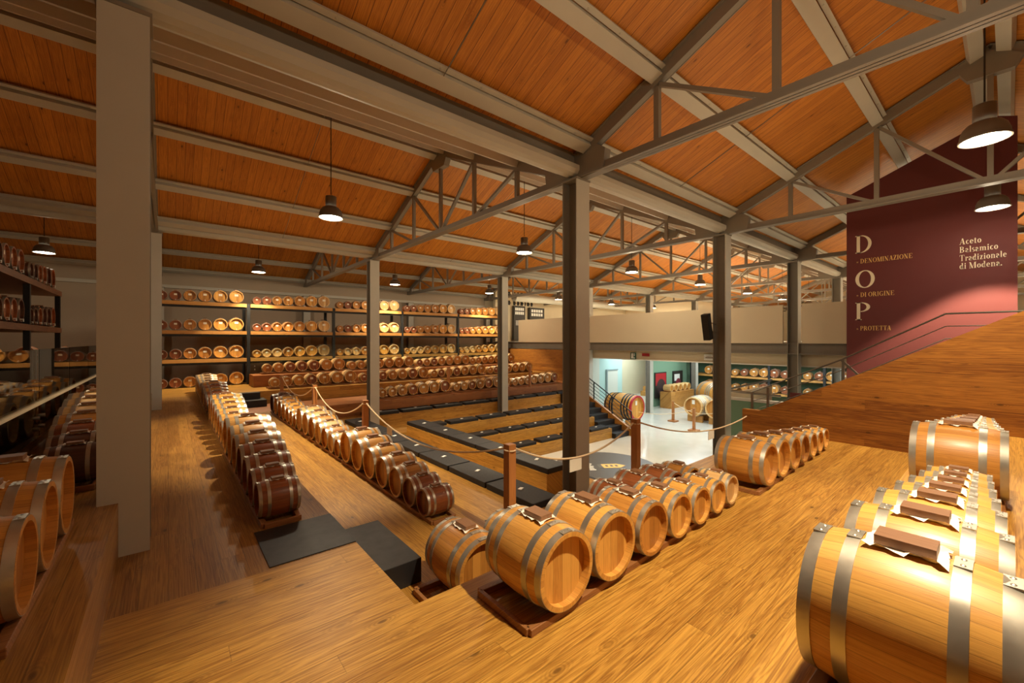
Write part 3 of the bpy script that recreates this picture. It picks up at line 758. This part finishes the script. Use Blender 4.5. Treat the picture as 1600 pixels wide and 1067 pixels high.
# low shelf along the back wall on the left
t = thing('low_rack', 'low timber shelf on the back wall behind the glass at the left', 'rack', (-6.5, 17.4, -1.6))
obj('shelf', MB().box(0, 5.6, 0, 1.2, .84, .96), M['shelf_wood'], t)
for x in (0.05, 2.8, 5.5): obj('upright', MB().box(x, x + .08, .1, 1.1, 0, .84), M['black_metal'], t)
for q in range(6):
    r = .25 - .012 * q; x = -5.2 + q * .72
    barrel(x, 17.5 + r, -.64, 0, r * 2.3, r, ['honey', 'honey', 'amber', 'chestnut', 'chestnut', 'dark'][q], 'rack', 'barrel with paper label on the low back shelf behind the glass, %s from the left' % ORD[q].replace('nearest', 'first'), 'barrels on the low back shelf', .01)
# lower hall rack along y, facing -x
t = thing('barrel_rack', 'long timber and steel rack along the far wall of the lower hall', 'rack', (26.5, 3.5, G), group='lower hall rack')
for y in (0, 2.6, 5.2, 7.8, 9.8): obj('upright', MB().box(-.06, .06, y, y + .12, 0, 3.3), M['black_metal'], t)
for z in (.1, .98, 1.86, 2.74): obj('shelf', MB().box(0, 1.2, 0, 9.9, z - .12, z), M['shelf_wood'], t)
for z in (-3.02, -2.14):
    sn = {-3.9: 'bottom', -3.02: 'second', -2.14: 'third', -1.26: 'top'}[z]
    for q in range(15):
        y = 4.8 + q * .53; r = .21 + .03 * math.sin(q)
        if z == -1.26: r *= .8
        barrel(26.45 + r * 1.15, y, z, -math.pi / 2, r * 2.3, r, random.choice(['amber', 'chestnut', 'amber']), 'rack', 'brown barrel on the %s shelf of the lower hall rack' % sn, 'barrels in the lower hall rack', .01)

SPECS.sort(key=lambda s: -s[0])
for i, (_, sp) in enumerate(SPECS[:300]): place(i, sp)
rest = SPECS[300:]
print('BARRELS', len(SPECS), 'rest', len(rest))
if rest:
    slots = []; mb = MB(); mi = []
    def slot(nm, col, rough=.5):
        if nm not in M: M[nm] = plain(nm, col, rough)
        if nm not in slots: slots.append(nm)
        return slots.index(nm)
    for _, (x, y, z, rz, Ln, s, wd, kind, label, group) in rest:
        hd = wd
        if kind == 'tier': wd, hd = {'chestnut': ('pale', 'chestnut'), 'amber': ('pale', 'amber'), 'pale': ('pale', 'amber'), 'honey': ('honey', 'chestnut')}[wd]
        mt = Matrix.Translation((x, y, z)) @ Matrix.Rotation(rz, 4, 'Z') @ Matrix.Diagonal((s, Ln, s, 1))
        def put(q, k):
            n0 = len(mb.f); mb.add([mt @ Vector(v) for v in q.v], q.f, q.sm[0]); mi.extend([k] * (len(mb.f) - n0))
        mid = lambda c: tuple((a_ + b_) / 2 for a_, b_ in zip(*BW[c]))
        put(MB().lathe([(RH - .055, -.41), (RH - .055, -.5), (RH, -.5), (prof(-.25), -.25), (RB, 0), (prof(.25), .25), (RH, .5)], 'y', 20, (0, 0, RB)), slot('plain_' + wd, mid(wd)))
        put(MB().disc(RH - .05, -.41, 'y', 20, (0, 0, RB)), slot('plain_' + hd, mid(hd)))
        put(hoop_mb(-.497, -.417, 20), slot('hoop', None)); put(hoop_mb(-.30, -.22, 20), slot('hoop', None))
        put(MB().box(-.12, .12, -.425, -.412, RB + .03, RB + .20), slot('paper', None))
        put(MB().box(-.10, .10, -.13, .13, RB + prof(0), RB + prof(0) + .05), slot('plain_chestnut', mid('chestnut')))
    o = obj('barrels', mb, M[slots[0]]); tag(o, 'further small brown barrels filling the farthest racks', 'barrels'); o['kind'] = 'stuff'
    for k in slots[1:]: o.data.materials.append(M[k])
    o.data.polygons.foreach_set('material_index', mi)

# ------------------------------------------------------------------ cushions
def make_cushion(lx, ly, h=.10):
    t = thing('seat_cushion', 'x', 'cushion', (0, 0, 0))
    obj('pad', MB().box(-lx / 2, lx / 2, -ly / 2, ly / 2, 0, h), M['cushion'], t, bevel=.012)
    obj('tag', MB().box(-.05, .05, -.03, .03, h, h + .012), M['tag'], t, loc=(0, 0, 0), rz=.4)
    return t
cz = make_cushion(.50, 1.12); cx = make_cushion(1.12, .42)
used = set()
def cushion(proto, x, y, z, label, group):
    o = proto if id(proto) not in used else copy_tree(proto); used.add(id(proto))
    o.location = (x, y, z + EYE); o['label'] = label; o['group'] = group
for i in range(7): cushion(cz, 4.2, 4.25 + .58 + i * 1.16, -2.4, 'black seat cushion, %s from the camera in the row along the outer left step' % ORD[i], 'cushions on the outer step')
for i in range(5): cushion(cz, 5.48, 5.83 + i * 1.14, -2.4, 'black seat cushion, %s from the camera on top of the long wooden box bench' % ORD[i], 'cushions on the box bench')
for i in range(4): cushion(cz, 8.12, 5.5 + i * 1.16, -3.6, 'black seat cushion, %s from the camera beside the round floor disc' % ORD[i], 'cushions on the lowest left tier')
rows = [(-3.6, 10.68, 8.6, 14.0, 'lowest', 4), (-3.2, 11.38, 6.3, 13.7, 'second', 6), (-2.8, 12.08, 5.9, 13.5, 'third', 6), (-2.4, 12.96, 4.7, 14.6, 'top', 8)]
for z, y, x0, x1, nm, n in rows:
    st = (x1 - x0) / n
    for i in range(n):
        cushion(cx, x0 + st * (i + .5), y if z != -2.4 else 13.08, z, 'black cushion, %s from the left on the %s back bench' % (ORD[i].replace('nearest', 'first'), nm), 'cushions on the back benches')

# ------------------------------------------------------------------ mats and black steps
tag(obj('black_mat', MB().box(.55, 1.15, 3.32, 4.0, 0, .008), M['mat'], None, (0, 0, -1.6)), 'black mat on the walkway in front of the nearest small barrel', 'mat')
tag(obj('step_box', MB().box(1.16, 1.62, 3.12, 4.05, 0, .2), M['mat'], None, (0, 0, -2.0), bevel=.004), 'black half-height step box beside the black mat', 'step')
tag(obj('step_box', MB().box(2.72, 3.2, 3.35, 4.1, 0, .2), M['mat'], None, (0, 0, -2.4), bevel=.004), 'black step box at the near rope post', 'step')
t = thing('step_box', 'two black steps at the far end of the walkway', 'step', (1.7, 14.9, -2.0))
obj('lower_tread', MB().box(-.5, .62, -.45, .2, 0, .2), M['mat'], t); obj('upper_tread', MB().box(-.5, .5, -.1, .2, .2, .4), M['mat'], t)
obj('step_light', MB().box(-.44, -.38, -.13, -.10, .28, .34), M['cool_led'], t)
for x, y, z, nm in ((13.82, 11.28, -3.5, 'upper'), (14.07, 10.55, -3.85, 'lower')):
    tag(obj('step_light', MB().disc(.035, -.02, 'y', 12, flip=True).lathe([(.035, -.02), (.04, 0)], 'y', 12), M['cool_led'], None, (x, y - .1, z)), '%s small white step light beside the dark stairs' % nm, 'light')
    light('step_glow', 'POINT', (x, y - .25, z), 3, (.75, .9, 1), .03)

# ------------------------------------------------------------------ rope posts and ropes
def rope_post(x, y, z, label, h=.97):
    t = thing('rope_post', label, 'post', (x, y, z), group='rope posts')
    obj('shaft', MB().box(-.045, .045, -.045, .045, 0, h), M['post'], t, bevel=.004)
    obj('rope_ring', MB().tube([(.05 * math.cos(a), .062 * math.sin(a), h - .06) for a in [i * math.pi / 6 for i in range(13)]], .008, 6), M['rope'], t)
    return t
RP = [(2.62, 3.18, 'nearest rope post, rising behind the honey barrel'), (4.74, 3.14, 'reddish rope post in front of the grey floor disc'), (2.62, 7.1, 'rope post in front of the second steel column'), (2.62, 10.3, 'yellowish rope post behind the barrels, second from the far end'), (2.62, 13.9, 'farthest rope post on the left')]
for x, y, l in RP: rope_post(x, y, -2.0, l)
def rope(a, b, sag, label, card=None):
    a = Vector(a); b = Vector(b); pts = []
    for i in range(21):
        t = i / 20; p = a.lerp(b, t); p.z -= sag * 4 * t * (1 - t); pts.append(p)
    o = thing('barrier_rope', label, 'rope', tuple(a), group='barrier ropes')
    obj('rope', MB().tube([p - a for p in pts], .011, 6), M['rope'], o)
    if card is not None:
        p = pts[int(card * 20)] - a
        obj('hanging_card', MB().box(p.x - .003, p.x + .003, p.y - .09, p.y + .09, p.z - .13, p.z - .01) if abs(b.x - a.x) < .5 else MB().box(p.x - .1, p.x + .1, p.y - .003, p.y + .003, p.z - .15, p.z - .01), M['paper'], o)
zt = -2.0 + .92
rope((2.62, 3.24, zt), (2.62, 7.04, zt), .32, 'slack rope from the nearest post to the post by the second column', .75)
rope((2.62, 7.16, zt), (2.62, 10.24, zt), .36, 'rope sagging between the reddish and the yellowish post', .55)
rope((2.62, 10.36, zt), (2.62, 13.84, zt), .36, 'farthest rope sagging in front of the back tiers', .55)
rope((2.68, 3.18, zt), (4.68, 3.14, zt), .26, 'rope crossing in front of the middle column with a white card', .45)
rope((4.80, 3.14, zt), (8.1, 3.05, -1.38), .20, 'rope from the reddish post to the clad wall', .62)
# posts on tiers
for x, y, z, l in ((8.55, 14.2, -2.0, 'short rope post standing on the back tiers, left one'), (12.1, 13.3, -2.0, 'short rope post standing on the back tiers, right one')):
    rope_post(x, y, z, l, .95)
# lower hall stands
for x, y, l in ((17.9, 8.9, 'rope stand in the lower hall beside the red-rimmed cask'), (19.2, 10.6, 'rope stand in the lower hall left of the twin casks')):
    t = thing('rope_stand', l, 'post', (x, y, G))
    obj('shaft', MB().box(-.05, .05, -.05, .05, .06, 1.0), M['post'], t); obj('base', MB().box(-.19, .19, -.19, .19, 0, .06), M['post'], t)
rope((17.9, 8.9, -3.05), (16.7, 10.9, -3.3), .15, 'light rope between the red-rimmed cask and its stand')
rope((19.2, 10.6, -3.05), (19.4, 8.0, -3.05), .4, 'rope hanging in front of the twin casks')

# ------------------------------------------------------------------ casks and furniture in the lower hall
def cask(x, y, z, rz, Ln, Rh, wd, label, rim=None, hoops='black_metal', hd=None):
    t = thing('cask', label, 'cask', (x, y, z), rz); s = Rh / RH
    mb = body_mb(40, 12)
    for i, v in enumerate(mb.v): mb.v[i] = (v[0] * s, v[1] * Ln, v[2] * s)
    obj('staves', mb, M['stave_' + wd], t)
    obj('head', MB().disc((RH - .05) * s, -.44 * Ln, 'y', 40, (0, 0, RB * s)), M['head_' + (hd or wd)], t)
    for y0 in (-.40, -.30, -.20, .14, .24, .42):
        h = hoop_mb(y0, y0 + .05, 40)
        for i, v in enumerate(h.v): h.v[i] = (v[0] * s * 1.01, v[1] * Ln, (v[2] - RB) * s * 1.01 + RB * s)
        obj('hoop', h, M[hoops], t)
    if rim:
        h = MB().lathe([((RH - .06) * s, -.505 * Ln), ((RH + .01) * s, -.505 * Ln), ((RH + .012) * s, -.45 * Ln), (RH * s, -.45 * Ln)], 'y', 40, (0, 0, RB * s)); obj('rim', h, M[rim], t)
    obj('paper_label', MB().box(-.07, .07, -.455 * Ln, -.445 * Ln, RB * s + .12, RB * s + .32), M['paper'], t)
    obj('plinth', MB().box(-Rh * .8, Rh * .8, -.35 * Ln, -.25 * Ln, -.25, .06).box(-Rh * .8, Rh * .8, .25 * Ln, .35 * Ln, -.25, .06), M['shelf_wood'], t)
cask(16.75, 11.75, -3.75, 0, 1.5, .56, 'honey', 'large oval cask with a red painted rim and black hoops', 'red')
cask(20.4, 9.88, -3.75, -math.pi / 2, 1.3, .46, 'pale', 'left one of the twin large casks in the lower hall', None, 'hoop', 'amber')
cask(20.4, 8.82, -3.75, -math.pi / 2, 1.3, .46, 'pale', 'right one of the twin large casks, cut by the steel column', None, 'hoop', 'amber')
cask(24.2, 10.9, -3.75, -.6, 1.6, .62, 'amber', 'big cask behind the twin casks beside the dark pillar', None, 'hoop')
t = thing('display_box', 'long wooden box with tiny barrels on top in front of the posters', 'box', (22.6, 12.95, G))
obj('body', MB().box(0, 2.75, -.35, .35, 0, .95), M['shelf_wood'], t)
for q in range(5):
    o = thing('small_cask', 'tiny barrel on the wooden box, %s from the left' % ORD[q].replace('nearest', 'first'), 'barrel', (22.9 + q * .52, 12.95, G + .95), 0, 'tiny barrels on the box')
    mb = body_mb(20, 6); mb.v = [(v[0] * .42, v[1] * .45, v[2] * .42) for v in mb.v]; obj('staves', mb, M['stave_pale'], o)
    obj('head', MB().disc(.17, -.2, 'y', 20, (0, 0, .23)), M['head_amber'], o)
for n, (x0, x1, z0, z1, mt, l) in enumerate(((22.6, 23.9, -3.5, -1.95, 'redwine', 'leaning dark poster with a wine red upper part'), (24.7, 25.9, -3.2, -1.95, 'picture', 'dark poster with white and red shapes, right one'))):
    t = thing('poster', l, 'poster', ((x0 + x1) / 2, 13.66, z0)); w_ = (x1 - x0) / 2
    obj('board', MB().box(-w_, w_, -.03, .03, 0, z1 - z0), M['sign_dark'], t)
    if n == 0:
        obj('print', MB().box(-w_ + .06, w_ - .06, -.036, -.03, .75, z1 - z0 - .06), M['red'], t)
        obj('figure', MB().disc(w_ - .15, -.045, 'y', 24, (0, 0, .65), True), M['picture'], t)
    else:
        obj('print', MB().box(-w_ + .15, w_ * .35, -.036, -.03, .62, z1 - z0 - .2), M['sign_white'], t)
        obj('figure', MB().disc(.33, -.045, 'y', 20, (.02, 0, .45), True), M['redwine'], t)
t = thing('wooden_steps', 'stacked wooden steps against the cream wall in the lower hall', 'steps', (26.4, 16.6, G))
mb = MB()
for i in range(7): mb.box(i * .32, 3.0, -.5, .5, i * .33, (i + 1) * .33)
obj('treads', mb, M['shelf_wood'], t)
# black stair railing on the right of the seating
t = thing('stair_railing', 'black metal railing of the seating stairs in front of the red-rimmed cask', 'railing', (14.95, 10.1, G))
top = [(0, 0, 1.0), (0, 2.9, 2.55)]
obj('handrail', MB().tube([(0, 0, 1.0), (0, 2.9, 2.6), (0, 3.3, 2.6)], .025, 6), M['black_metal'], t)
for k in range(5): obj('rail', MB().tube([(0, 0, .2 + k * .16), (0, 2.9, 1.8 + k * .16)], .012, 5), M['black_metal'], t)
for y in (0.02, 1.0, 2.0, 2.95): obj('post', MB().box(-.02, .02, y - .02, y + .02, .0 + y * .55, 1.0 + y * .55), M['black_metal'], t)
tag(obj('stair_stringer', MB().prism([(10.05, G), (10.05, -3.75), (13.0, -2.2), (13.0, G)], lambda a, b, d: (d, a, b), 14.9, 15.0), M['wall_wood']), 'wooden side board of the seating stairs below the black railing', 'board')
# round floor disc with its printed shield
t = thing('floor_disc', 'round dark grey disc with yellow shield and white writing on the pale floor', 'floor graphic', (10.75, 8.2, G))
obj('disc', MB().lathe([(0.001, .006), (1.62, .006), (1.62, 0)], 'z', 64), M['disc'], t)
def dd(a, b, d): return (a, b, .006 + .004 * d)
ux, uy = Vector((.82, -.57)), Vector((-.57, -.82))
def dmap(a, b, d):
    p = ux * a + uy * b; return (p.x + .1, p.y - .1, .006 + .004 * d)
obj('shield', MB().prism([(-.28, -.2), (.25, -.2), (.48, 0), (.25, .2), (-.28, .2)], dmap, 0, 1), M['gold'], t)
obj('shield_top', MB().prism([(-.42, -.2), (-.28, -.2), (-.28, .2), (-.42, .2)], dmap, 0, 1), M['rail'], t)
mb = MB(); mb.prism([(-.88, -.42), (-.85, -.42), (-.85, .42), (-.88, .42)], dmap, 0, 1)
for i, (a0, a1) in enumerate(((-.78, -.60), (-.76, -.56), (-.78, -.62), (-.72, -.56), (-.78, -.60), (-.76, -.6), (-.78, -.58))):
    b = -.40 + i * .118; mb.prism([(a0, b), (a1, b), (a1, b + .075), (a0, b + .075)], dmap, 0, 1)
obj('writing', mb, M['sign_white'], t)
mb = MB()
for i in range(3): mb.prism([(-.18 + i * .16, -.07), (-.1 + i * .16, -.07), (-.1 + i * .16, .07), (-.18 + i * .16, .07)], lambda a, b, d: (dmap(a, b, d)[0], dmap(a, b, d)[1], .010 + .003 * d), 0, 1)
obj('shield_marks', mb, M['disc'], t)

# ------------------------------------------------------------------ signs, speaker, upper wall
def sign_on_fascia(y, w_, z, h, mat, label, extra=None):
    t = thing('sign', label, 'sign', (15.45, y, z)); obj('plate', MB().box(-.02, 0, -w_ / 2, w_ / 2, 0, h), M[mat], t); return t
t = sign_on_fascia(10.36, .26, -.80, .28, 'sign_green', 'small dark green emergency exit sign on the fascia')
obj('symbol', MB().box(-.026, -.02, -.02, .09, .03, .25).box(-.026, -.02, -.09, -.05, .12, .25).box(-.026, -.02, -.10, -.03, .03, .07), M['sign_white'], t)
sign_on_fascia(9.75, .34, -.66, .12, 'red', 'narrow red sign right of the exit sign')
t = sign_on_fascia(7.1, .38, -.74, .22, 'sign_white', 'white notice on the fascia left of the third column')
obj('writing', MB().box(-.026, -.02, -.13, .13, .08, .12).box(-.026, -.02, -.1, .1, .15, .17), M['rail'], t)
t = thing('loudspeaker', 'black column loudspeaker tilted on a bracket beside the third column', 'speaker', (9.86, 4.55, .02))
sp = obj('cabinet', MB().box(-.09, .09, -.08, .08, 0, .62), M['black_metal'], t, bevel=.01); sp.rotation_euler = (0, math.radians(-14), 0)
obj('bracket', MB().tube([(.02, 0, .2), (.2, -.1, .2)], .02, 6).tube([(-.05, 0, .42), (.2, -.1, .36)], .012, 6), M['rail'], t)
def flat_text(s, x, y, z, size, mat, label):
    mb, wd = text_mesh(s, size, lambda a, b, d: (a, -.012 * d, b)); tag(obj('wall_lettering', mb, M[mat], None, (x, y, z)), label, 'lettering')
for zz, hh, l in ((2.75, .34, 'upper row of dark marks printed on the upper cream wall'), (2.25, .28, 'lower row of dark marks printed on the upper cream wall')):
    mb = MB(); xx = 0
    for k, wk in enumerate((.34, 0, .24, .20, .26, .12, .24, .2)):
        if wk: mb.box(xx, xx + wk * .8, -.012, 0, 0, hh).box(xx, xx + wk, -.012, 0, hh * .4, hh * .6)
        xx += wk + .09
    tag(obj('wall_lettering', mb, M['sign_dark'], None, (16.4, 20.2, zz)), l, 'lettering')
for x0, x1, z0, z1, l in ((16.75, 17.7, .6, 2.2, 'left black standing poster with white writing on the upper floor'), (18.1, 19.4, .6, 2.15, 'right black standing poster with white writing on the upper floor')):
    t = thing('poster', l, 'poster', ((x0 + x1) / 2, 19.9, z0)); w_ = (x1 - x0) / 2
    obj('board', MB().box(-w_, w_, 0, .18, -.6, z1 - z0), M['sign_dark'], t)
    mb = MB()
    for i in range(2):
        for k in range(5): mb.box(-w_ * .8 + k * w_ * .32, -w_ * .8 + k * w_ * .32 + w_ * .24, -.01, 0, z1 - z0 - .3 - i * .25, z1 - z0 - .12 - i * .25)
    for i in range(4): mb.box(-w_ * .7, w_ * .7, -.01, 0, .62 - i * .08, .65 - i * .08)
    mb.box(-.08, .08, -.01, 0, .0, .3)
    obj('writing', mb, M['sign_white'], t)
tag(obj('ventilation_duct', MB().tube([(16, 19, 2.6), (30, 19.0, 2.6)], .25, 16), M['steel_l']), 'round pale ventilation duct above the upper floor', 'duct')

# ------------------------------------------------------------------ glass parapets
def glass_run(name, p0, p1, z0, z1, n, label, horiz):
    for i in range(n):
        a = p0 + (p1 - p0) * i / n + .01; b = p0 + (p1 - p0) * (i + 1) / n - .01
        t = thing('glass_parapet', label % ORD[i], 'glass panel', ((horiz, a, z0) if name == 'y' else (a, horiz, z0)), group='glass parapet panels')
        Ln = b - a
        obj('pane', MB().box(-.006, .006, 0, Ln, 0, z1 - z0) if name == 'y' else MB().box(0, Ln, -.006, .006, 0, z1 - z0), M['glass'], t)
        mb = MB()
        for c in (.12, Ln - .12):
            for zz in (.10, .22):
                if name == 'y': mb.tube([(-.03, c, zz), (.03, c, zz)], .02, 10)
                else: mb.tube([(c, -.03, zz), (c, .03, zz)], .02, 10)
        obj('fixing', mb, M['hoop'], t)
glass_run('y', 1.4, 12.6, -1.08, -.10, 6, 'clear glass parapet panel, %s from the camera on the left ledge', -1.12)
glass_run('x', 2.3, 14.3, -1.15, -.16, 8, 'clear glass parapet panel in front of the back racks, %s from the left', 17.5)
tag(obj('glass_handrail', MB().box(.02, .045, 1.4, 12.6, 0, .03), M['letter'], None, (-1.14, 0, -.72)), 'thin light wooden rail running behind the left glass panels', 'rail')
